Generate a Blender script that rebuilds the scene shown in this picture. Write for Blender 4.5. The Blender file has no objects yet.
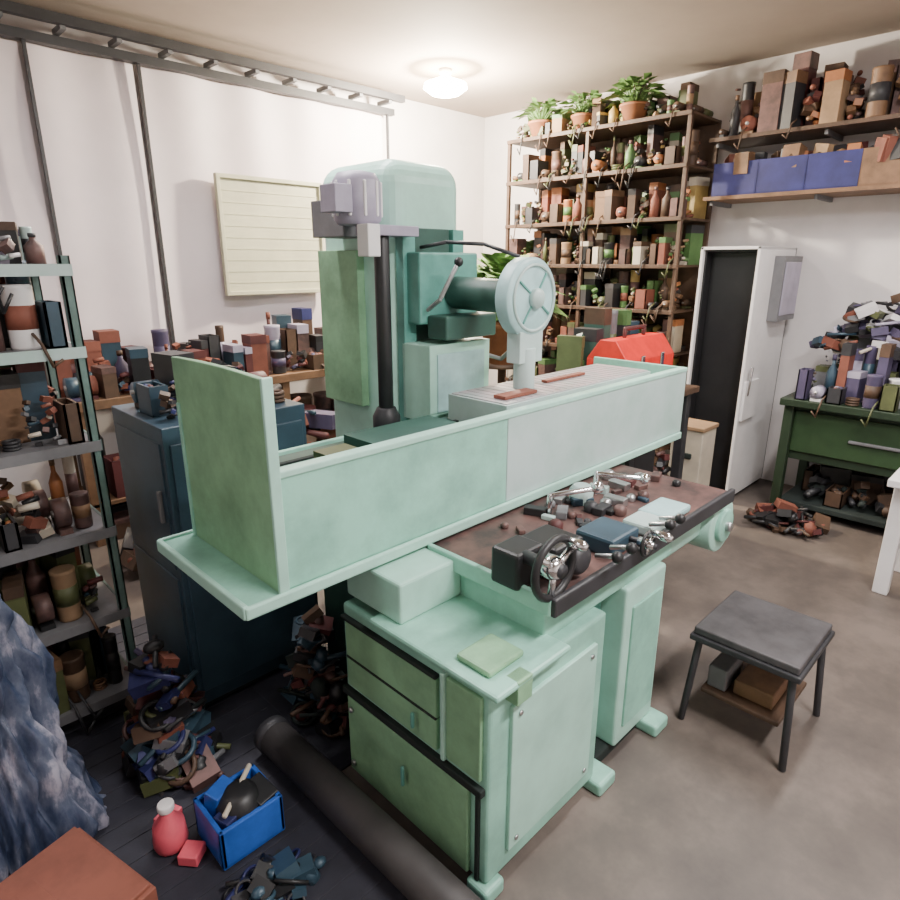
import bpy, bmesh, math, random
from mathutils import Vector, Matrix, noise, Euler

# ---------------------------------------------------------------- materials
MATS={}
def mat(name,col,rough=.5,metal=0,var=.25,scale=6,col2=None,emit=None,bump=0.0,stops=None,stretch=None):
    if name in MATS: return MATS[name]
    m=bpy.data.materials.new(name); m.use_nodes=True
    nt=m.node_tree; b=nt.nodes['Principled BSDF']
    b.inputs['Roughness'].default_value=rough; b.inputs['Metallic'].default_value=metal
    tc=nt.nodes.new('ShaderNodeTexCoord'); n=nt.nodes.new('ShaderNodeTexNoise')
    n.inputs['Scale'].default_value=scale; n.inputs['Detail'].default_value=6; n.inputs['Roughness'].default_value=.65
    if stretch:
        mp=nt.nodes.new('ShaderNodeMapping'); mp.inputs['Scale'].default_value=stretch
        nt.links.new(tc.outputs['Object'],mp.inputs['Vector']); nt.links.new(mp.outputs['Vector'],n.inputs['Vector'])
    else: nt.links.new(tc.outputs['Object'],n.inputs['Vector'])
    r=nt.nodes.new('ShaderNodeValToRGB')
    r.color_ramp.elements[0].position=.32; r.color_ramp.elements[1].position=.62
    c2=col2 if col2 else tuple(c*(1-var) for c in col)
    r.color_ramp.elements[0].color=(*c2,1); r.color_ramp.elements[1].color=(*col,1)
    if stops:
        for p,c in stops:
            el=r.color_ramp.elements.new(p); el.color=(*c,1)
    nt.links.new(n.outputs['Fac'],r.inputs['Fac']); nt.links.new(r.outputs['Color'],b.inputs['Base Color'])
    if bump>0:
        bp=nt.nodes.new('ShaderNodeBump'); bp.inputs['Strength'].default_value=bump; bp.inputs['Distance'].default_value=.02
        nt.links.new(n.outputs['Fac'],bp.inputs['Height']); nt.links.new(bp.outputs['Normal'],b.inputs['Normal'])
    if emit:
        b.inputs['Emission Color'].default_value=(*emit[:3],1); b.inputs['Emission Strength'].default_value=emit[3]
    MATS[name]=m; return m

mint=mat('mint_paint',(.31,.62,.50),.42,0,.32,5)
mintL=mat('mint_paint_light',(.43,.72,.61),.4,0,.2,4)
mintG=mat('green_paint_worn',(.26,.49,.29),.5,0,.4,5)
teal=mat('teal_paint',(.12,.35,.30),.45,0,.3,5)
tealD=mat('dark_teal_paint',(.035,.10,.08),.5,0,.4,5)
postm=mat('rack_post_paint',(.12,.20,.18),.5,0,.4,7)
tgrey=mat('pale_grey_green',(.47,.58,.57),.4,0,.3,4,(.36,.50,.46))
guardm=mat('pale_teal_guard',(.42,.64,.65),.4,0,.3,6)
black=mat('black_iron',(.015,.015,.017),.45,0,.3,8)
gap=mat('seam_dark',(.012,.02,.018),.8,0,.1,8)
rust=mat('rusty_brown',(.16,.085,.075),.5,.2,.6,9,(.05,.035,.035))
steel=mat('steel',(.55,.55,.56),.3,.9,.3,10)
chrome=mat('chrome',(.8,.8,.82),.15,1,.1,10)
white=mat('white_paint',(.78,.76,.76),.5,0,.12,4)
red=mat('red_plastic',(.75,.025,.015),.45,0,.3,7)
pink=mat('pink_plastic',(.85,.13,.18),.45,0,.2,7)
blue=mat('blue_plastic',(.03,.13,.55),.4,0,.4,7)
navy=mat('navy_bin',(.025,.03,.12),.5,0,.4,7)
slate=mat('slate_blue_metal',(.04,.08,.115),.4,.1,.4,4)
bench_g=mat('bench_green',(.018,.036,.017),.5,0,.4,4)
bench_g2=mat('bench_green_drawer',(.026,.06,.022),.5,0,.4,4)
wood=mat('wood',(.21,.115,.06),.6,0,.45,8)
woodD=mat('dark_wood',(.09,.05,.03),.6,0,.45,8)
card=mat('cardboard',(.33,.21,.12),.8,0,.3,6)
yellow=mat('ochre_tin',(.45,.32,.11),.45,0,.4,6)
orange=mat('terracotta_tin',(.40,.15,.055),.5,0,.35,6)
olive=mat('olive',(.10,.115,.045),.5,0,.4,6)
cream=mat('cream',(.54,.48,.39),.6,0,.2,6)
greyp=mat('grey_paint',(.17,.17,.18),.5,0,.3,6)
darkg=mat('dark_grey',(.035,.035,.04),.5,0,.4,6)
brick=mat('brick_red_card',(.22,.07,.045),.7,0,.35,6)
maroon=mat('maroon',(.10,.025,.025),.6,0,.35,6)
lav=mat('lavender_grey',(.38,.35,.45),.45,0,.25,6)
purple=mat('purple_cloth',(.08,.065,.13),.6,0,.35,6)
green=mat('leaf_green',(.09,.19,.06),.5,0,.3,6)
rubber=mat('rubber_hose',(.05,.045,.045),.6,0,.4,6)
leaf=mat('plant_leaf',(.15,.28,.08),.5,0,.5,12)
terra=mat('terracotta_pot',(.38,.15,.07),.7,0,.3,8)

# ---------------------------------------------------------------- mesh builder
class B:
    def __init__(s): s.bm=bmesh.new(); s.m=[]
    def mi(s,m):
        if m not in s.m: s.m.append(m)
        return s.m.index(m)
    def faces(s,vs,fs,m,smooth=False):
        i=s.mi(m); bv=[s.bm.verts.new(v) for v in vs]
        for f in fs:
            try:
                nf=s.bm.faces.new([bv[k] for k in f]); nf.material_index=i; nf.smooth=smooth
            except ValueError: pass
    def box(s,x0,x1,y0,y1,z0,z1,m,rz=0,rx=0,ry=0):
        c=Vector(((x0+x1)/2,(y0+y1)/2,(z0+z1)/2)); h=Vector((abs(x1-x0)/2,abs(y1-y0)/2,abs(z1-z0)/2))
        R=Euler((rx,ry,rz)).to_matrix()
        vs=[c+R@Vector((sx*h.x,sy*h.y,sz*h.z)) for sx in(-1,1) for sy in(-1,1) for sz in(-1,1)]
        s.faces(vs,[(0,1,3,2),(4,6,7,5),(0,4,5,1),(2,3,7,6),(0,2,6,4),(1,5,7,3)],m)
    def lathe(s,o,axis,prof,m,n=20,smooth=True):
        o=Vector(o); a=Vector(axis).normalized()
        u=a.orthogonal().normalized(); w=a.cross(u)
        vs=[];fs=[]
        for r,h in prof:
            for k in range(n):
                t=2*math.pi*k/n; vs.append(o+a*h+(u*math.cos(t)+w*math.sin(t))*r)
        for j in range(len(prof)-1):
            for k in range(n):
                k2=(k+1)%n; fs.append((j*n+k,j*n+k2,(j+1)*n+k2,(j+1)*n+k))
        fs.append(tuple(range(n-1,-1,-1))); fs.append(tuple(range((len(prof)-1)*n,len(prof)*n)))
        s.faces(vs,fs,m,smooth)
    def cyl(s,p,q,r,m,n=14,r2=None):
        p=Vector(p);q=Vector(q);L=(q-p).length
        s.lathe(p,q-p,[(r,0),(r if r2 is None else r2,L)],m,n)
    def tube(s,pts,r,m,n=8):
        for a,b in zip(pts[:-1],pts[1:]): s.cyl(a,b,r,m,n)
        for a in pts[1:-1]: s.ball(a,r,m,8)
    def ball(s,c,r,m,n=12,sc=(1,1,1)):
        c=Vector(c);vs=[];fs=[];k=n//2
        for j in range(k+1):
            ph=math.pi*j/k; rr=max(math.sin(ph),.001)
            for i in range(n):
                t=2*math.pi*i/n
                vs.append(c+Vector((rr*math.cos(t)*r*sc[0],rr*math.sin(t)*r*sc[1],math.cos(ph)*r*sc[2])))
        for j in range(k):
            for i in range(n):
                fs.append((j*n+i,(j+1)*n+i,(j+1)*n+(i+1)%n,j*n+(i+1)%n))
        s.faces(vs,fs,m,True)
    def torus(s,c,axis,R,r,m,n=28,k=8):
        c=Vector(c);a=Vector(axis).normalized();u=a.orthogonal().normalized();w=a.cross(u);vs=[];fs=[]
        for i in range(n):
            t=2*math.pi*i/n;d=u*math.cos(t)+w*math.sin(t)
            for j in range(k):
                q=2*math.pi*j/k; vs.append(c+d*(R+r*math.cos(q))+a*r*math.sin(q))
        for i in range(n):
            for j in range(k):
                fs.append((i*k+j,((i+1)%n)*k+j,((i+1)%n)*k+(j+1)%k,i*k+(j+1)%k))
        s.faces(vs,fs,m,True)
    def done(s,name,parent=None,bevel=0,seg=2):
        bmesh.ops.recalc_face_normals(s.bm,faces=s.bm.faces)
        me=bpy.data.meshes.new(name); s.bm.to_mesh(me); s.bm.free()
        for m in s.m: me.materials.append(m)
        o=bpy.data.objects.new(name,me); bpy.context.scene.collection.objects.link(o)
        if parent: o.parent=parent
        if bevel>0:
            md=o.modifiers.new('bevel','BEVEL'); md.width=bevel; md.segments=seg; md.limit_method='ANGLE'; md.angle_limit=math.radians(50)
        return o
def empty(name):
    e=bpy.data.objects.new(name,None); bpy.context.scene.collection.objects.link(e); return e

# ---------------------------------------------------------------- clutter
def item(b,rng,x,y,z,w,d,h,pal):
    m=rng.choice(pal); m2=rng.choice(pal); k=rng.random(); rz=rng.uniform(-.3,.3)
    w*=.92;d*=.92
    if k<.24:
        b.box(x-w/2,x+w/2,y-d/2,y+d/2,z,z+h*.8,m,rz)
        b.box(x-w*.52,x+w*.52,y-d*.52,y+d*.52,z+h*.8,z+h,m2,rz)
    elif k<.36:
        r=min(w,d)/2
        b.lathe((x,y,z),(0,0,1),[(r*.96,0),(r,.01),(r,h*.88),(r*1.04,h*.9),(r*1.04,h*.95),(r*.8,h*.95)],m,12)
        b.lathe((x,y,z+h*.3),(0,0,1),[(r*1.01,0),(r*1.01,h*.35)],m2,12)
    elif k<.42:
        r=min(w,d)/2*.85
        b.lathe((x,y,z),(0,0,1),[(r,0),(r,h*.6),(r*.35,h*.78),(r*.35,h*.9)],m,12)
        b.lathe((x,y,z+h*.88),(0,0,1),[(r*.42,0),(r*.42,h*.12)],m2,10)
    elif k<.57:
        t=.008
        b.box(x-w/2,x+w/2,y-d/2,y+d/2,z,z+t,m)
        b.box(x-w/2,x+w/2,y-d/2,y-d/2+t,z,z+h*.7,m); b.box(x-w/2,x+w/2,y+d/2-t,y+d/2,z,z+h*.7,m)
        b.box(x-w/2,x-w/2+t,y-d/2,y+d/2,z,z+h*.7,m); b.box(x+w/2-t,x+w/2,y-d/2,y+d/2,z,z+h*.7,m)
        for _ in range(5):
            b.ball((x+rng.uniform(-w,w)*.3,y+rng.uniform(-d,d)*.3,z+h*.6),min(w,d)*.22,rng.choice(pal),8)
    elif k<.68:
        r=min(h,d)/2*.8
        b.box(x-w*.35,x+w*.35,y-r*.8,y+r*.8,z,z+.02,m2)
        b.cyl((x-w*.4,y,z+r+.02),(x+w*.4,y,z+r+.02),r,m,14)
        b.cyl((x-w*.5,y,z+r+.02),(x+w*.5,y,z+r+.02),r*.25,steel,10)
    elif k<.76:
        r=min(w,d)/2*.75
        for i in range(3): b.torus((x,y,z+r*.25*(1+2*i)),(0,0,1),r,r*.25,m,16,6)
    else:
        n=9
        for i in range(n):
            q=i/n; s=min(w,d)*rng.uniform(.16,.34)
            px=x+rng.uniform(-w,w)*.34*(1-q*.6);py=y+rng.uniform(-d,d)*.34*(1-q*.6);pz=z+s*.6+q*h*.75
            if rng.random()<.6: b.box(px-s,px+s,py-s*.7,py+s*.7,pz-s*.6,pz+s*.6,rng.choice(pal),rng.uniform(0,3),rng.uniform(-.5,.5),rng.uniform(-.5,.5))
            else: b.cyl((px-s,py,pz),(px+s,py+rng.uniform(-s,s),pz+s*.3),s*.45,rng.choice(pal),10)
def clutter(b,x0,x1,y0,y1,z,hmin,hmax,pal,seed,step=.14,along='y',rows=2,hang=0):
    rng=random.Random(seed)
    lo,hi=(y0,y1) if along=='y' else (x0,x1)
    f0,f1=(x0,x1) if along=='y' else (y0,y1)
    for r in range(rows):
        a=f0+(f1-f0)*r/rows; c=f0+(f1-f0)*(r+1)/rows
        p=lo
        while p<hi-.03:
            w=min(rng.uniform(.6,1.4)*step,hi-p); m=p+w/2
            k=.72 if (r==0 and rows>1) else 1
            h=rng.uniform(hmin,hmax)*k
            if along=='y': item(b,rng,(a+c)/2,m,z,c-a,w,h,pal)
            else: item(b,rng,m,(a+c)/2,z,w,c-a,h,pal)
            p+=w+.003
    for i in range(hang):
        m=rng.uniform(lo,hi-.08); L=rng.uniform(.05,.15); o=f0-.02
        pts=[(o+.05,m,z+.05),(o,m+.01,z+.02),(o-.005,m+.03,z-L),(o-.005,m+.06,z-L*.6)]
        if along!='y': pts=[(q[1],q[0],q[2]) for q in pts]
        b.tube(pts,.005,rng.choice([darkg,black,olive,woodD]),6)
def heap(b,cx,cy,rx,ry,h,n,pal,seed,smin=.03,smax=.09,base=0):
    rng=random.Random(seed)
    for i in range(n):
        t=rng.uniform(0,6.283); q=math.sqrt(rng.random())
        x=cx+rx*q*math.cos(t); y=cy+ry*q*math.sin(t)
        top=h*(1-q*q); z=rng.uniform(.3,1)*top if top>.05 else .03
        s=rng.uniform(smin,smax); z=max(z,s*.8)+base; m=rng.choice(pal); k=rng.random()
        if k<.30: b.box(x-s,x+s,y-s*.7,y+s*.7,z-s*.4,z+s*.4,m,rng.uniform(0,3),rng.uniform(-.5,.5),rng.uniform(-.5,.5))
        elif k<.56:
            d=Vector((rng.uniform(-1,1),rng.uniform(-1,1),rng.uniform(-.2,.2))).normalized()*s*1.5
            b.cyl(Vector((x,y,z))-d,Vector((x,y,z))+d,s*.18,m,10)
        elif k<.75: b.torus((x,y,z),(rng.uniform(-1,1),rng.uniform(-1,1),1.5),s*.75,s*.14,m,16,6)
        elif k<.93: b.lathe((x,y,z-s*.5),(rng.uniform(-.7,.7),rng.uniform(-.7,.7),1),[(s*.5,0),(s*.52,s*.9),(s*.3,s),(s*.2,s*1.2)],m,12)
        else: b.ball((x,y,z),s*.6,m,10,(1,.8,.6))
def plant(name,x,y,z,r,h,n,seed,parent=None):
    rng=random.Random(seed); b=B()
    b.lathe((x,y,z),(0,0,1),[(r*.28,0),(r*.4,h*.28),(r*.44,h*.28),(r*.44,h*.33),(r*.36,h*.33),(r*.34,h*.30)],terra,18)
    for i in range(n):
        t=rng.uniform(0,6.283); el=rng.uniform(.15,1.3); L=rng.uniform(.6,1)
        d=Vector((math.cos(t)*math.cos(el)*r,math.sin(t)*math.cos(el)*r,math.sin(el)*h*.65))*L
        o=Vector((x,y,z+h*.3)); tip=o+d; mid=o+d*.6+Vector((0,0,h*.08))
        b.tube([o,mid],.004,leaf,5)
        sd=Vector((-math.sin(t),math.cos(t),rng.uniform(-.3,.3)))*r*rng.uniform(.12,.2)
        end=tip+Vector((d.x*.3,d.y*.3,-h*.06)); c=(mid+end)/2+Vector((0,0,h*.03))
        b.faces([mid,c+sd,end,c-sd,c+Vector((0,0,-.008))],[(0,1,4),(1,2,4),(2,3,4),(3,0,4)],leaf)
    return b.done(name,parent)

# ---------------------------------------------------------------- room
X0,X1,Y0,Y1,ZC=-2.2,5.2,-2.2,4.7,3.1
floorm=mat('concrete_floor',(.175,.14,.12),.5,0,.3,1.6,(.07,.058,.053),bump=.15,stops=[(.5,(.12,.098,.085))])
wallm=mat('plaster_wall',(.68,.64,.64),.8,0,.12,2)
ceilm=mat('ceiling_paint',(.40,.33,.275),.85,0,.1,1.5)
b=B(); b.box(X0-.1,X1+.1,Y0-.1,Y1+.1,-.1,0,floorm); b.done('floor')
b=B(); b.box(X0-.1,X1+.1,Y0-.1,Y1+.1,ZC,ZC+.1,ceilm); b.done('ceiling')
b=B(); b.box(X0-.1,X1+.1,Y1,Y1+.1,0,ZC,wallm); b.done('wall_left')
b=B(); b.box(X1,X1+.1,Y0,Y1,0,ZC,wallm); b.done('wall_right')
b=B(); b.box(X0-.1,X0,Y0,Y1,0,ZC,wallm); b.done('wall_rear')
b=B(); b.box(X0-.1,X1+.1,Y0-.1,Y0,0,ZC,wallm); b.done('wall_front')
darkm=mat('dark_ribbed_sheet',(.025,.025,.038),.7,0,.4,6,bump=.2)
b=B(); b.box(-.6,.96,.55,3.0,0,.012,darkm); b.box(.96,1.2,1.5,3.0,0,.012,darkm)  # dark ribbed sheet added to darken the floor at left
for i in range(30): b.box(-.58,.94,.6+i*.08,.615+i*.08,.012,.015,darkm)
b.done('dark_floor_sheet',None,.003)

sheet=mat('white_sheet',(.76,.67,.70),.6,0,.10,2)
e=empty('garage_curtain')
def sheetpanel(xa,xb,seed):
    bb=B(); n=60; k=14; vs=[];fs=[]
    for i in range(n+1):
        for j in range(k+1):
            x=xa+(xb-xa)*i/n; z=.95+(2.9-.95)*j/k
            y=4.60+.010*math.sin(x*13+seed)+.03*noise.noise(Vector((x*2.3,z*.7,seed)))
            vs.append((x,y,z))
    for i in range(n):
        for j in range(k):
            a=i*(k+1)+j; fs.append((a,a+k+1,a+k+2,a+1))
    bb.faces(vs,fs,sheet,True); bb.done('panel_%d'%seed,e)
sheetpanel(-.2,1.12,1); sheetpanel(1.16,1.74,2); sheetpanel(1.78,3.78,3)
bb=B()
for x in(1.14,1.76,3.79): bb.box(x-.009,x+.009,4.54,4.56,.95,2.93,darkg)
bb.box(-.3,3.85,4.52,4.58,2.90,2.95,darkg)
bb.box(-.3,3.85,4.38,4.43,2.98,3.03,darkg)
for i in range(14): bb.box(-.2+i*.30,-.17+i*.30,4.41,4.57,2.96,2.99,greyp)
bb.done('rail',e)
wn=empty('window_1'); bb=B()
blind=mat('cream_blind',(.54,.53,.38),.7,0,.2,3)
bb.box(2.20,3.02,4.51,4.525,1.48,2.28,blind)
for z in [1.55+i*.08 for i in range(9)]: bb.box(2.21,3.01,4.507,4.51,z,z+.004,blind)
bb.done('blind',wn)
bb=B()
for a in((2.17,3.05,2.27,2.30),(2.17,3.05,1.46,1.49)): bb.box(a[0],a[1],4.49,4.53,a[2],a[3],blind)
bb.box(2.17,2.2,4.49,4.53,1.48,2.28,blind); bb.box(3.02,3.05,4.49,4.53,1.48,2.28,blind)
bb.done('frame',wn,.004)

# ---------------------------------------------------------------- SURFACE GRINDER
G=empty('surface_grinder')
b=B()
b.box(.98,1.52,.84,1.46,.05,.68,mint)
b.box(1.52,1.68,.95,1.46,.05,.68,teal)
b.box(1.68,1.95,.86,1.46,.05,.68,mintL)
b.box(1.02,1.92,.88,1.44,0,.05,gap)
b.box(1.50,1.60,.80,.90,0,.05,mint); b.box(1.88,1.98,.80,.9,0,.05,mint); b.box(.96,1.04,.82,.90,0,.05,mint)
b.done('base_cabinet',G,.012,3)
b=B()
b.box(.966,.982,.90,1.44,.06,.35,mintG)
b.box(.962,.984,.85,1.46,.355,.38,gap)
b.box(.966,.982,1.02,1.43,.40,.63,mintG)
b.box(.968,.982,.86,.985,.40,.66,mintG)
b.box(.960,.984,.985,1.0,.39,.67,mintL)
b.box(.964,.983,1.02,1.43,.500,.512,gap)
b.box(.962,.983,1.02,1.45,.632,.645,gap)
b.box(.972,.984,.865,.88,.05,.36,gap)
b.cyl((.95,1.10,.44),(.95,1.10,.49),.006,teal)
b.cyl((.95,1.15,.20),(.95,1.15,.27),.006,teal)
for z in(.1,.31): b.cyl((.966,1.415,z),(.955,1.415,z),.01,steel)
b.done('end_doors',G,.004)
b=B()
b.box(1.06,1.46,.828,.842,.12,.60,mintL); b.box(1.04,1.10,.80,.845,.63,.70,mintG)
b.box(1.72,1.92,.852,.862,.12,.60,mint)
for x in(1.09,1.43):
    for z in(.15,.57): b.cyl((x,.828,z),(x,.822,z),.008,steel)
b.done('front_panels',G,.004)
b=B()
b.box(.96,1.27,.80,1.30,.68,.70,mint)
b.box(1.0,1.25,1.20,1.46,.70,.83,mintL)
b.box(1.0,1.14,.86,.98,.70,.72,mintG)
b.done('cabinet_top',G,.008)
b=B()
b.box(1.25,2.02,.88,1.42,.68,.80,mint)
b.box(1.22,2.42,.84,1.42,.80,.83,rust)
b.box(1.22,2.42,.825,.845,.79,.845,darkg)
b.box(1.215,1.235,.84,1.32,.79,.845,mint)
b.done('way_housing',G,.006)
b=B()
b.box(2.0,2.45,.90,1.40,.62,.80,mintL); b.done('bed_overhang',G,.06,4)
b=B(); b.cyl((2.42,.86,.68),(2.42,1.1,.68),.115,mintL,28); b.cyl((2.42,.84,.68),(2.42,.87,.68),.07,mint,20); b.cyl((2.42,.82,.68),(2.42,.85,.68),.02,steel,20); b.done('end_cap',G,.006)
b=B(); b.box(1.22,2.7,1.46,1.95,0,.80,tealD); b.box(1.05,2.75,1.44,1.82,.76,.84,teal)
b.done('bed',G,.012)
b=B()
b.box(.60,2.98,1.32,1.88,.84,.87,mint)
b.box(.60,2.98,1.315,1.33,.84,.876,mintL); b.box(.60,2.98,1.87,1.885,.84,.88,mint)
b.box(.595,.612,1.32,1.88,.84,.88,mintL)
b.done('table_trough',G,.006)
b=B()
b.box(.72,1.62,1.335,1.355,.87,1.185,mint)
b.box(1.62,3.0,1.333,1.355,.87,1.185,tgrey)
b.box(.72,3.0,1.33,1.37,1.18,1.20,mintL)
b.box(.8,3.0,1.84,1.86,.87,1.08,mint)
b.box(2.98,3.0,1.335,1.86,.87,1.2,mint)
b.done('splash_apron',G,.004)
b=B(); vs=[];n=16
for xx in(.705,.725):
    for i in range(n+1):
        t=i/n; y=1.33+.53*t; vs.append((xx,y,.87))
        vs.append((xx+.0,y,1.435+.006*math.sin(t*math.pi)))
fs=[]
N=2*(n+1)
for i in range(n):
    a=2*i; fs+= [(a,a+1,a+3,a+2),(N+a,N+a+2,N+a+3,N+a+1),(a+1,N+a+1,N+a+3,a+3),(a,a+2,N+a+2,N+a)]
fs+=[(0,N,N+1,1),(2*n,2*n+1,N+2*n+1,N+2*n)]
b.faces(vs,fs,mintG); b.box(.70,.73,1.322,1.334,.87,1.44,mintL)
b.box(.70,.86,1.835,1.855,.87,1.30,mint)
b.done('end_guard',G,.003)
b=B()
b.box(.80,2.90,1.44,1.80,.87,1.08,tealD)
for y in(1.5,1.6,1.7): b.box(.80,2.9,y,y+.02,1.08,1.086,gap)
chuckm=mat('chuck_grey_pink',(.52,.43,.46),.35,.2,.3,10,(.36,.42,.42))
b.box(1.75,2.85,1.45,1.76,1.08,1.185,tgrey); b.box(1.76,2.84,1.46,1.75,1.185,1.19,chuckm)
for i in range(22): b.box(1.79+i*.047,1.793+i*.047,1.47,1.74,1.19,1.191,greyp)
b.box(1.2,1.6,1.5,1.72,1.086,1.13,tealD); b.box(1.0,1.12,1.52,1.6,1.086,1.14,olive)
b.box(1.8,2.0,1.5,1.56,1.192,1.205,brick); b.box(2.2,2.5,1.6,1.63,1.192,1.203,brick)
b.done('magnetic_chuck',G,.005)
b=B()
b.box(1.76,2.22,2.12,2.66,0,2.12,mintL); b.done('column',G,.10,6)
b=B()
b.box(1.72,1.765,2.30,2.60,1.05,1.75,mintG)
b.box(1.80,1.87,2.08,2.13,1.0,1.84,teal); b.box(2.10,2.17,2.08,2.13,1.0,1.84,teal)
b.box(1.88,2.09,2.095,2.13,1.0,1.84,tealD)
b.box(1.80,2.18,1.92,2.10,1.02,1.36,mintL)
b.box(1.84,2.14,1.913,1.92,1.06,1.32,guardm)
b.done('column_ways',G,.008)
b=B()
b.cyl((1.66,2.05,1.05),(1.66,2.05,1.82),.032,black,16)
b.lathe((1.66,2.05,1.0),(0,0,1),[(.06,0),(.06,.06),(.04,.1)],darkg,16)
b.box(1.60,1.82,2.0,2.14,1.80,1.84,lav)
b.done('elevating_screw',G,.003)
b=B()
b.lathe((1.60,2.12,1.84),(0,0,1),[(.08,0),(.095,.02),(.095,.16),(.075,.19),(.03,.2)],lav,20)
for i in range(10):
    t=2*math.pi*i/10; b.box(1.60+.094*math.cos(t)-.006,1.60+.094*math.cos(t)+.006,2.12+.094*math.sin(t)-.006,2.12+.094*math.sin(t)+.006,1.87,2.0,white)
b.box(1.44,1.52,2.04,2.14,1.88,1.98,lav)
b.box(1.54,1.60,1.98,2.05,1.72,1.84,white)
b.box(1.60,1.77,2.22,2.45,1.80,1.95,greyp)
b.done('elevating_motor',G,.004)
b=B()
b.box(1.82,2.18,2.0,2.12,1.44,1.74,teal)
b.cyl((2.03,2.0,1.57),(2.05,1.68,1.56),.070,tealD,24)
b.box(1.86,2.18,1.88,2.0,1.38,1.48,tealD)
b.tube([(1.84,1.98,1.5),(1.84,1.9,1.55),(1.9,1.85,1.7)],.010,steel); b.ball((1.9,1.85,1.7),.02,black)
b.done('wheel_head',G,.012)
b=B()
b.lathe((2.06,1.66,1.56),(0,-1,0),[(.145,0),(.16,.01),(.16,.07),(.145,.08),(.03,.085)],guardm,36)
b.lathe((2.06,1.575,1.56),(0,-1,0),[(.04,0),(.04,.02),(.02,.035)],tgrey,20)
b.torus((2.06,1.578,1.56),(0,1,0),.13,.007,tgrey)
for t in(.6,2.2): b.box(2.06-.12,2.06+.12,1.571,1.578,1.555,1.565,teal,0,0,t)
b.box(1.98,2.13,1.58,1.65,1.30,1.43,tgrey)
b.cyl((2.05,1.61,1.19),(2.05,1.61,1.36),.045,tgrey,16)
b.done('wheel_guard',G,.004)
b=B()
b.tube([(1.9,2.08,1.76),(1.93,1.95,1.78),(2.0,1.80,1.77),(2.06,1.66,1.72)],.008,darkg)
b.tube([(2.2,2.1,1.3),(2.3,1.95,1.25),(2.35,1.8,1.4),(2.2,1.66,1.5)],.010,greyp)
b.done('coolant_hoses',G)
def handwheel(name,c,R):
    b=B(); c=Vector(c)
    b.cyl(c+Vector((0,.10,0)),c+Vector((0,-.03,0)),R*.2,darkg,18)
    b.torus(c,(0,1,0),R*.88,R*.12,black)
    b.lathe(c+Vector((0,.03,0)),(0,-1,0),[(R*.36,0),(R*.36,.03),(R*.25,.05),(R*.1,.055)],chrome,20)
    for k in range(3):
        t=k*2.094+.4; b.cyl(c,c+Vector((math.cos(t),0,math.sin(t)))*R*.85,R*.11,chrome,8)
    h=c+Vector((math.cos(.9),0,math.sin(.9)))*R*.86
    b.lathe(h,(0,-1,0),[(.008,0),(.014,.02),(.016,.05),(.008,.065)],chrome,12)
    b.done(name,G)
handwheel('handwheel_table',(1.24,.85,.925),.095)
handwheel('handwheel_cross',(1.66,.80,.87),.045)
b=B()
b.box(1.20,1.32,.94,1.04,.83,.94,black); b.box(1.32,1.46,.90,1.04,.83,.93,black)
b.lathe((1.39,.9,.89),(0,-1,0),[(.045,0),(.045,.04),(.03,.05)],darkg,18)
b.box(1.56,1.72,.86,1.0,.83,.89,slate); b.box(1.78,1.90,.85,.96,.83,.87,tgrey)
b.box(1.92,2.1,.86,.98,.83,.86,guardm)
b.done('control_block',G,.01)
b=B()
for x in(1.46,1.54,1.78,1.85):
    b.cyl((x,.86,.88),(x,.80,.90),.008,steel,8); b.ball((x,.79,.90),.018,black,10)
b.tube([(1.7,1.2,.83),(1.7,1.2,.91),(1.82,1.1,.93)],.010,chrome); b.ball((1.83,1.09,.935),.024,chrome)
b.tube([(2.0,1.2,.83),(2.0,1.2,.92),(2.1,1.05,.91)],.010,chrome); b.ball((2.1,1.05,.91),.022,chrome)
rg=random.Random(4)
for i in range(44):
    x=rg.uniform(1.5,2.36); y=rg.uniform(1.02,1.28); s=rg.uniform(.012,.030); m=rg.choice([steel,greyp,black,darkg,rust,tgrey,rust,rust,maroon,steel,slate])
    if rg.random()<.5: b.box(x-s*1.4,x+s*1.4,y-s*.7,y+s*.7,.83,.83+s,m,rg.uniform(0,3))
    else: b.lathe((x,y,.83),(0,0,1),[(s,0),(s,s),(s*.6,s*1.4)],m,12)
b.lathe((1.90,1.20,.83),(0,0,1),[(.045,0),(.045,.05),(.03,.07)],tgrey,18)
b.done('levers_and_fittings',G,.003)

# ---------------------------------------------------------------- floor things left
b=B()
b.cyl((.865,.50,.078),(.845,1.76,.078),.060,rubber,28)
b.lathe((.845,1.76,.078),(0,1,0),[(.065,-.04),(.065,0),(.05,0),(.05,-.03)],darkg,24)
b.done('steel_pipe')
b=B()
b.box(.50,.70,1.42,1.60,.016,.03,blue)
for a in((.50,.515,1.42,1.60),(.685,.70,1.42,1.60),(.50,.70,1.42,1.435),(.50,.70,1.585,1.60)): b.box(a[0],a[1],a[2],a[3],.02,.15,blue)
b.lathe((.60,1.50,.03),(0,0,1),[(.07,0),(.07,.12),(.05,.15),(.03,.16)],black,16)
b.box(.52,.60,1.53,1.58,.06,.19,blue,.4,.2); b.cyl((.53,1.45,.17),(.67,1.56,.19),.008,cream)
b.box(.62,.69,1.44,1.53,.1,.17,black,.2,.3); b.box(.52,.58,1.44,1.5,.1,.155,navy,.3)
b.done('blue_crate',None,.004)
b=B()
b.lathe((.43,1.62,.016),(0,0,1),[(.045,0),(.05,.02),(.045,.08),(.02,.11),(.02,.13)],pink,16)
b.box(.415,.485,1.66,1.71,.016,.07,pink,.4); b.cyl((.43,1.62,.146),(.43,1.62,.17),.024,white,12)
b.box(.425,.485,1.50,1.56,.016,.05,pink,.7)
b.done('pink_spray_bottle',None,.004)
b=B()
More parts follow.
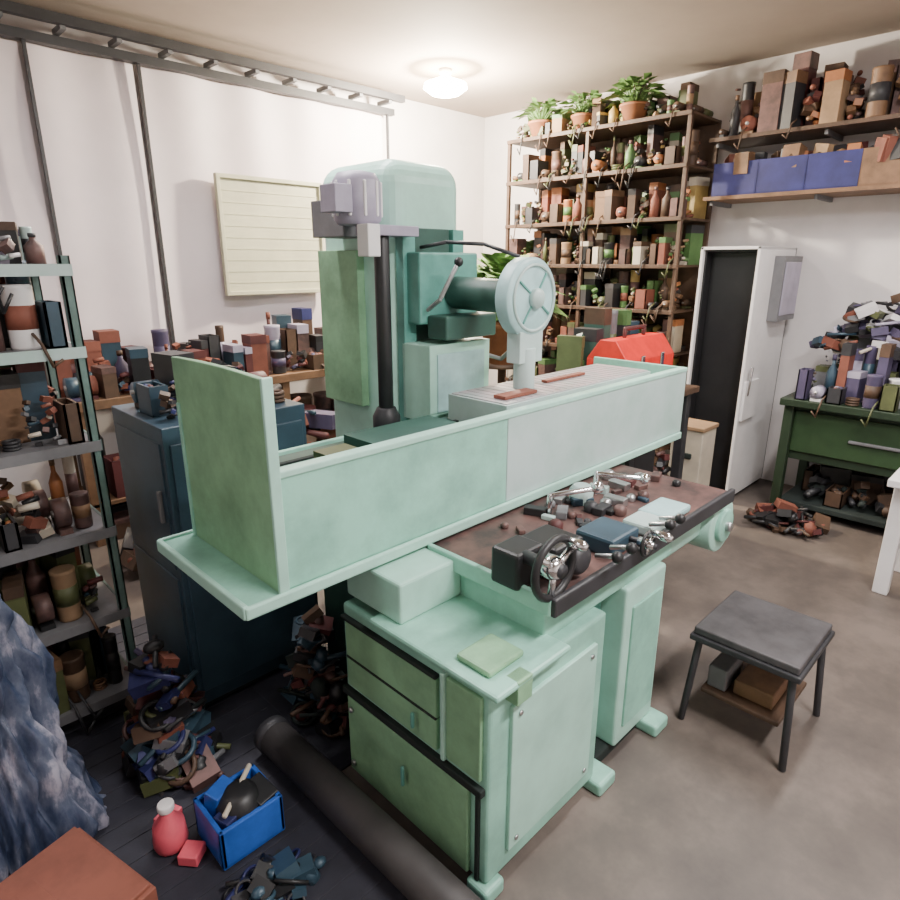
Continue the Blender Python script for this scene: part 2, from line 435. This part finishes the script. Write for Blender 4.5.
b.box(-.08,.27,1.30,1.64,.016,.20,brick,.25)
b.box(-.07,.26,1.31,1.63,.20,.215,brick,.27,.03)
b.box(.07,.12,1.31,1.63,.212,.218,brick,.26)
b.done('cardboard_box',None,.006)
plast=mat('draped_tarp_cloth',(.34,.33,.41),.45,0,.7,1.0,(.015,.022,.045),bump=.15,stretch=(10,10,4),stops=[(.42,(.035,.05,.10)),(.53,(.10,.12,.18))])
def tarp(name,cx,cy,rx,ry,h,m,seed):
    b=B(); n=200;k=50;vs=[];fs=[]
    for j in range(k+1):
        u=j/k; rad=1-u
        for i in range(n):
            t=2*math.pi*i/n
            z0=h*(1-(rad**1.8))
            w=noise.noise(Vector((math.cos(t)*2,math.sin(t)*2,z0*1.6+seed)))
            fold=(abs(math.sin(t*11+5*w))**.6-.5)*.07*min(1,rad*2)
            cr=noise.fractal(Vector((math.cos(t)*2.2,math.sin(t)*2.2,z0*5+seed)),1.0,2.0,3)*.06
            R=rad+(fold+cr)/rx*min(1,rad*3)
            z=max(.014,z0+w*.08*min(1,z0*4))
            vs.append((cx+rx*R*math.cos(t),cy+ry*R*math.sin(t),z))
    for j in range(k):
        for i in range(n): fs.append((j*n+i,j*n+(i+1)%n,(j+1)*n+(i+1)%n,(j+1)*n+i))
    b.faces(vs,fs,m,True); return b.done(name)
tarp('draped_tarp',.05,1.93,.25,.20,1.08,plast,3.1)
sp=[darkg,slate,rust,olive,greyp,black,purple,navy,maroon,woodD,darkg,black,slate,black,brick,navy]
b=B(); heap(b,.575,1.99,.11,.20,.46,190,sp,5,.03,.07); b.done('scrap_pile')
b=B(); heap(b,1.07,1.80,.07,.15,.50,110,[darkg,rust,black,maroon,woodD,slate,gap],8,.03,.06); b.done('undertable_dark_heap')  # second heap: dark pieces added to stand in for shade under the table
b=B(); heap(b,.56,1.26,.15,.09,.08,60,[darkg,black,slate,navy,black],12,.02,.045); b.done('tool_heap')
b=B()
b.box(.74,1.3,2.12,2.62,.04,1.16,slate); b.box(.76,1.28,2.14,2.6,.012,.04,gap)
b.box(.735,.742,2.15,2.59,.10,.58,slate); b.box(.735,.742,2.15,2.59,.62,1.1,slate)
b.box(.76,1.28,2.11,2.122,.1,1.1,slate); b.box(.72,.735,2.18,2.2,.8,.92,greyp)
tcab=b.done('tool_cabinet',None,.008)
b=B(); clutter(b,.78,1.28,2.16,2.58,1.16,.08,.2,[darkg,slate,maroon,navy,woodD,black],14,.10,'x',3); b.done('parts_trays',tcab)
b=B()
rx0,rx1,ry0,ry1=-.65,.60,2.30,2.75
lv=(.12,.45,.78,1.10,1.42,1.68)
for x in(rx0,rx1-.03):
    for y in(ry0,ry1-.035):
        b.box(x,x+.03,y,y+.006,.012,1.72,postm); b.box(x,x+.006,y,y+.03,.012,1.72,postm)
        b.box(x+.025,x+.03,y,y+.03,.012,1.72,postm)
for z in lv: 
    b.box(rx0,rx1,ry0,ry1,z,z+.012,greyp); b.box(rx0,rx1,ry0-.004,ry0+.006,z-.022,z+.014,tgrey if z>1.3 else greyp)
    b.box(rx1-.006,rx1+.003,ry0,ry1,z-.022,z+.014,tgrey if z>1.3 else postm)
rack=b.done('storage_rack')
b=B()
p1=[darkg,woodD,greyp,cream,rust,slate,brick,tgrey,white,card,darkg,black,lav,purple]
p2=[darkg,woodD,black,rust,olive,maroon,slate,black,wood,brick]
for i,z in enumerate(lv):
    top=.30 if i<5 else .14
    pp=[orange,woodD,darkg,rust,cream,olive,brick,black,wood] if i==2 else (p1 if i>3 else (p2+[greyp,cream,slate] if i==3 else p2+[olive,card]))
    clutter(b,rx0+.05,rx1-.04,ry0+.01,ry1-.02,z+.012,.18 if i<5 else .08,top,pp,20+i,.075,'x',3,3)
b.done('rack_contents',rack)

b=B()
b.box(.9,3.75,4.0,4.5,.86,.92,wood)
for x in(.94,2.3,3.66):
    for y in(4.03,4.43): b.box(x,x+.06,y,y+.05,0,.86,wood)
b.box(.94,3.7,4.03,4.46,.25,.28,wood)
wb=b.done('workbench',None,.005)
bp_=[brick,rust,darkg,navy,woodD,slate,black,maroon,maroon,maroon,rust,darkg,purple,woodD,brick]
b=B(); clutter(b,.92,3.72,4.0,4.48,.92,.22,.44,bp_+[lav],41,.09,'x',3,8); b.done('bench_clutter',wb)
b=B(); clutter(b,.96,3.6,4.03,4.44,.28,.35,.56,bp_,43,.2,'x',2); clutter(b,1.02,3.6,4.06,4.40,0,.1,.24,bp_,44,.2,'x',2); b.done('stored_boxes',wb)
b=B(); heap(b,1.9,3.52,.9,.26,.95,340,bp_,47,.06,.13); b.done('junk_heap')

# ---------------------------------------------------------------- tall shelf rack far wall
b=B()
sx0,sx1,sy0,sy1=4.62,5.12,2.22,3.90
for x in(sx0,sx1-.03):
    for y in(sy0,(sy0+sy1)/2,sy1-.03): b.box(x,x+.03,y,y+.03,0,2.72,woodD)
lev=(.2,.60,.98,1.32,1.66,2.00,2.36,2.70)
for z in lev: b.box(sx0,sx1,sy0,sy1,z,z+.018,woodD); b.box(sx0-.01,sx0+.005,sy0,sy1,z-.008,z+.022,woodD)
b.box(sx1-.008,sx1,sy0,sy1,.1,2.7,woodD)
su=b.done('shelving_unit',None,.003)
b=B()
pal=[yellow,green,olive,darkg,woodD,cream,orange,rust,wood,card,olive,darkg,rust,black,olive,woodD,brick,green]
for i,z in enumerate(lev):
    top=.32 if i<7 else .30
    pp=pal if i<7 else [olive,green,yellow,woodD,darkg,olive,card,rust]
    if i==5: pp=pal+[brick,orange,brick]
    clutter(b,sx0+.0,sx1-.03,sy0+.04,sy1-.04,z+.018,.24 if i<7 else .12,top,pp,60+i,.08,'y',3,10)
b.done('shelf_contents',su)
for i,(y,r,h) in enumerate(((2.72,.26,.37),(3.18,.22,.35),(3.60,.26,.37))): plant('potted_plant',4.70,y,2.718,r,h,90,200+i,su)
b=B()
b.lathe((3.70,3.13,0),(0,0,1),[(.16,0),(.16,.03),(.03,.05),(.03,.90),(.17,.92),(.17,.95)],woodD,24)
b.done('plant_stand')
plant('potted_plant',3.70,3.13,.95,.42,.98,230,210)
# mounted shelves on right wall
b=B()
for z in(2.13,2.52):
    b.box(4.78,5.19,-1.6,2.15,z,z+.025,woodD if z>2.3 else wood)
    for y in(-1.2,-.3,.6,1.4,2.1): b.box(4.84,5.19,y,y+.02,z-.03,z,greyp)
ms=b.done('mounted_shelf')
b=B()
nv=mat('blue_bin',(.025,.027,.15),.5,0,.4,7)
for i,y in enumerate([2.10-.31*i for i in range(12)]):
    bz=2.155; m=nv if y>1.2 else random.Random(int(y*99)).choice([navy,woodD,wood,maroon])
    b.box(4.80,5.12,y-.308,y,bz,bz+.012,m); b.box(4.80,4.815,y-.308,y,bz,bz+.22,m); b.box(5.1,5.12,y-.308,y,bz,bz+.2,m)
    b.box(4.80,5.12,y-.308,y-.296,bz,bz+.2,m); b.box(4.80,5.12,y-.012,y,bz,bz+.2,m)
    r=random.Random(int(y*77))
    for _ in range(22):
        s=r.uniform(.02,.055); px=4.93+r.uniform(-.10,.11);py=y-.15+r.uniform(-.12,.12)
        mm=r.choice([maroon,orange,card,darkg,wood,woodD,brick,darkg])
        if r.random()<.5: b.box(px-s,px+s,py-s,py+s,bz+.14,bz+.18+s*2,mm,r.uniform(0,3),r.uniform(-.3,.3))
        else: b.ball((px,py,bz+.20),s,mm,8)
b.done('storage_bins',ms)
b=B(); clutter(b,4.78,5.16,-1.5,2.1,2.545,.28,.50,[orange,woodD,brick,rust,wood,darkg,wood,rust,maroon,woodD,darkg,card],81,.11,'y',3,6); b.done('shelf_boxes',ms)

# tall cabinet, open black interior
b=B()
b.box(4.44,5.15,1.57,1.59,.03,1.80,white); b.box(4.44,5.15,1.95,1.97,.03,1.80,white)
b.box(4.44,5.15,1.57,1.97,1.78,1.80,white); b.box(5.13,5.15,1.57,1.97,.03,1.8,black)
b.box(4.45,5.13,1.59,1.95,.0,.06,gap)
b.box(4.47,5.12,1.59,1.604,.06,1.78,black); b.box(4.47,5.12,1.936,1.95,.06,1.78,black); b.box(4.47,5.12,1.6,1.94,1.765,1.78,black)
for z in(.5,.95,1.4): b.box(4.6,5.12,1.604,1.936,z,z+.015,black)
b.box(4.56,4.58,1.604,1.936,.06,1.765,black)
b.box(4.72,5.08,1.50,1.57,1.30,1.74,greyp); b.box(4.74,5.06,1.494,1.50,1.34,1.7,lav)
b.box(4.46,4.7,1.55,1.57,.62,.9,white); b.cyl((4.50,1.55,.8),(4.50,1.54,1.0),.01,chrome)
b.done('tall_cabinet',None,.006)
b=B(); b.box(4.05,4.27,1.64,1.86,0,.60,cream); b.box(4.04,4.28,1.63,1.87,.60,.63,card); b.box(4.035,4.05,1.7,1.8,.4,.44,gap); b.done('waste_bin',None,.03,4)
b=B()
b.box(3.06,3.86,1.62,2.2,.91,.95,woodD)
for x in(3.09,3.76):
    for y in(1.65,2.10): b.box(x,x+.06,y,y+.06,0,.91,darkg)
b.box(3.1,3.82,1.66,2.16,.3,.33,woodD)
st=b.done('side_table',None,.005)
b=B()
b.box(3.10,3.66,1.72,1.98,.951,1.17,red)
b.faces([(3.10,1.72,1.17),(3.66,1.72,1.17),(3.66,1.98,1.17),(3.10,1.98,1.17),(3.10,1.80,1.28),(3.66,1.80,1.28),(3.66,1.90,1.28),(3.10,1.90,1.28)],
 [(0,1,5,4),(1,2,6,5),(2,3,7,6),(3,0,4,7),(4,5,6,7)],red)
b.tube([(3.28,1.85,1.28),(3.28,1.85,1.33),(3.5,1.85,1.33),(3.5,1.85,1.28)],.012,maroon)
b.box(3.25,3.29,1.71,1.72,1.11,1.19,chrome); b.box(3.48,3.52,1.71,1.72,1.11,1.19,chrome)
b.done('toolbox',st,.006)
b=B(); clutter(b,3.08,3.84,2.02,2.18,.95,.3,.5,[green,darkg,woodD,greyp,tealD,olive,slate],91,.08,'x',1); clutter(b,3.14,3.8,1.68,2.14,.33,.25,.5,[darkg,rust,black,maroon],92,.15,'x',2); b.done('table_bottles',st)

# right bench
b=B()
b.box(4.45,5.15,-1.4,1.32,.78,.83,bench_g)
b.box(4.56,5.12,.1,1.28,.40,.78,bench_g); b.box(4.54,4.56,.14,1.24,.46,.74,bench_g2); b.box(4.52,4.54,.6,.9,.58,.6,greyp)
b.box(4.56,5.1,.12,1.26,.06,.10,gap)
for y in(-1.36,-.6,.04,1.24): b.box(4.5,4.56,y,y+.06,0,.78,bench_g)
for y in(.04,1.24): b.box(5.06,5.12,y,y+.06,0,.78,bench_g)
mw=b.done('metal_workbench',None,.006)
pr=[lav,white,greyp,darkg,brick,purple,purple,cream,purple,olive,lav,slate,black,darkg,woodD]
b=B(); clutter(b,4.46,4.9,-1.3,1.24,.83,.15,.40,pr,95,.08,'y',4,8) 
clutter(b,4.91,5.14,-1.3,1.24,.83,.35,.5,[greyp,cream,lav,darkg,olive,purple,white],96,.10,'y',1)
heap(b,4.9,.9,.2,.36,.42,110,pr,99,.03,.07,1.12); heap(b,4.9,.2,.2,.36,.36,90,pr,100,.03,.07,1.12)
clutter(b,4.6,5.06,.16,1.2,.10,.15,.28,[black,darkg,gap,woodD],97,.15,'y',2); b.done('tools_and_parts',mw)
b=B(); heap(b,4.30,1.12,.14,.24,.16,60,[maroon,brick,darkg,woodD,black],98,.03,.07); b.done('rubble_heap')
b=B()
b.box(3.62,4.2,-.60,.52,.62,.66,white)
for x in(3.74,4.10):
    b.box(x-.03,x+.03,.43,.50,0,.62,white); b.box(x-.03,x+.03,-.55,-.48,0,.62,white)
b.cyl((3.74,.46,.2),(4.10,.46,.2),.014,white,10); b.cyl((3.74,-.51,.2),(4.10,-.51,.2),.014,white,10)
b.done('trestle_table',None,.006)
b=B()
seat=mat('stool_seat',(.075,.07,.075),.5,0,.5,9)
b.box(2.06,2.44,.42,.78,.38,.41,seat)
b.box(2.05,2.45,.41,.79,.355,.38,darkg)
for x in(2.08,2.42):
    for y in(.44,.76): b.cyl((x+(x-2.25)*.15,y+(y-.6)*.15,0),(x,y,.36),.013,darkg,10)
b.box(2.09,2.41,.46,.74,.13,.15,woodD)
b.box(2.14,2.3,.5,.64,.15,.21,wood); b.lathe((2.36,.6,.15),(0,0,1),[(.03,0),(.03,.1),(.012,.12)],darkg,12)
b.box(2.12,2.28,.66,.73,.15,.24,greyp)
b.done('step_stool',None,.006)

# ---------------------------------------------------------------- lamps
def lamp(name,loc,power,col,size=(1.2,.2),em=12):  # unseen ceiling fixtures, added to light the room and machine front
    e=empty(name); x,y,z=loc
    b=B(); b.box(x-size[0]/2,x+size[0]/2,y-size[1]/2,y+size[1]/2,z+.03,z+.1,white); b.done('housing',e,.005)
    b=B(); em_m=mat('lamp_tube_%s'%name,(1,1,1),.5,0,.0,1,emit=(*col,em))
    for dy in(-.04,.04): b.cyl((x-size[0]/2+.03,y+dy,z+.012),(x+size[0]/2-.03,y+dy,z+.012),.016,em_m,10)
    b.done('tube',e)
    L=bpy.data.lights.new(name+'_light','AREA'); L.shape='RECTANGLE'; L.size=size[0]; L.size_y=size[1]; L.energy=power; L.color=col
    o=bpy.data.objects.new('light',L); o.location=(x,y,z-.03); o.parent=e; bpy.context.scene.collection.objects.link(o)
lamp('added_ceiling_lamp',(1.5,-.6,3.0),130,(1,.96,.94))
lamp('added_ceiling_lamp.001',(-.9,1.6,3.0),10,(1,.96,.96))
lamp('added_ceiling_lamp.002',(3.2,.6,3.0),75,(1,.95,.91))
lamp('added_ceiling_lamp.003',(1.6,2.6,3.0),56,(1,.95,.95))
e=empty('bulb_lamp'); b=B()
bm_=mat('bulb_glass',(1,1,1),.4,0,0,1,emit=(1,.85,.58,120))
b.lathe((3.75,3.8,3.1),(0,0,-1),[(.05,0),(.05,.03),(.03,.05)],white,16); b.done('holder',e)
b=B(); b.lathe((3.75,3.8,3.05),(0,0,-1),[(.03,0),(.08,.02),(.16,.05),(.17,.08),(.11,.12),(.01,.14)],bm_,24); b.done('bulb',e)
L=bpy.data.lights.new('bulb_light','POINT'); L.energy=560; L.color=(1,.88,.70); L.shadow_soft_size=.06
o=bpy.data.objects.new('light',L); o.location=(3.75,3.8,2.83); o.parent=e; bpy.context.scene.collection.objects.link(o)

w=bpy.data.worlds.new('World'); bpy.context.scene.world=w; w.use_nodes=True
w.node_tree.nodes['Background'].inputs[0].default_value=(.8,.85,1,1); w.node_tree.nodes['Background'].inputs[1].default_value=.3

cam=bpy.data.cameras.new('Camera'); cam.lens=24.8; cam.sensor_width=36
co=bpy.data.objects.new('Camera',cam); co.location=(0,0,1.7); co.rotation_euler=(math.radians(90-16.87),0,math.radians(-45))
bpy.context.scene.collection.objects.link(co); bpy.context.scene.camera=co
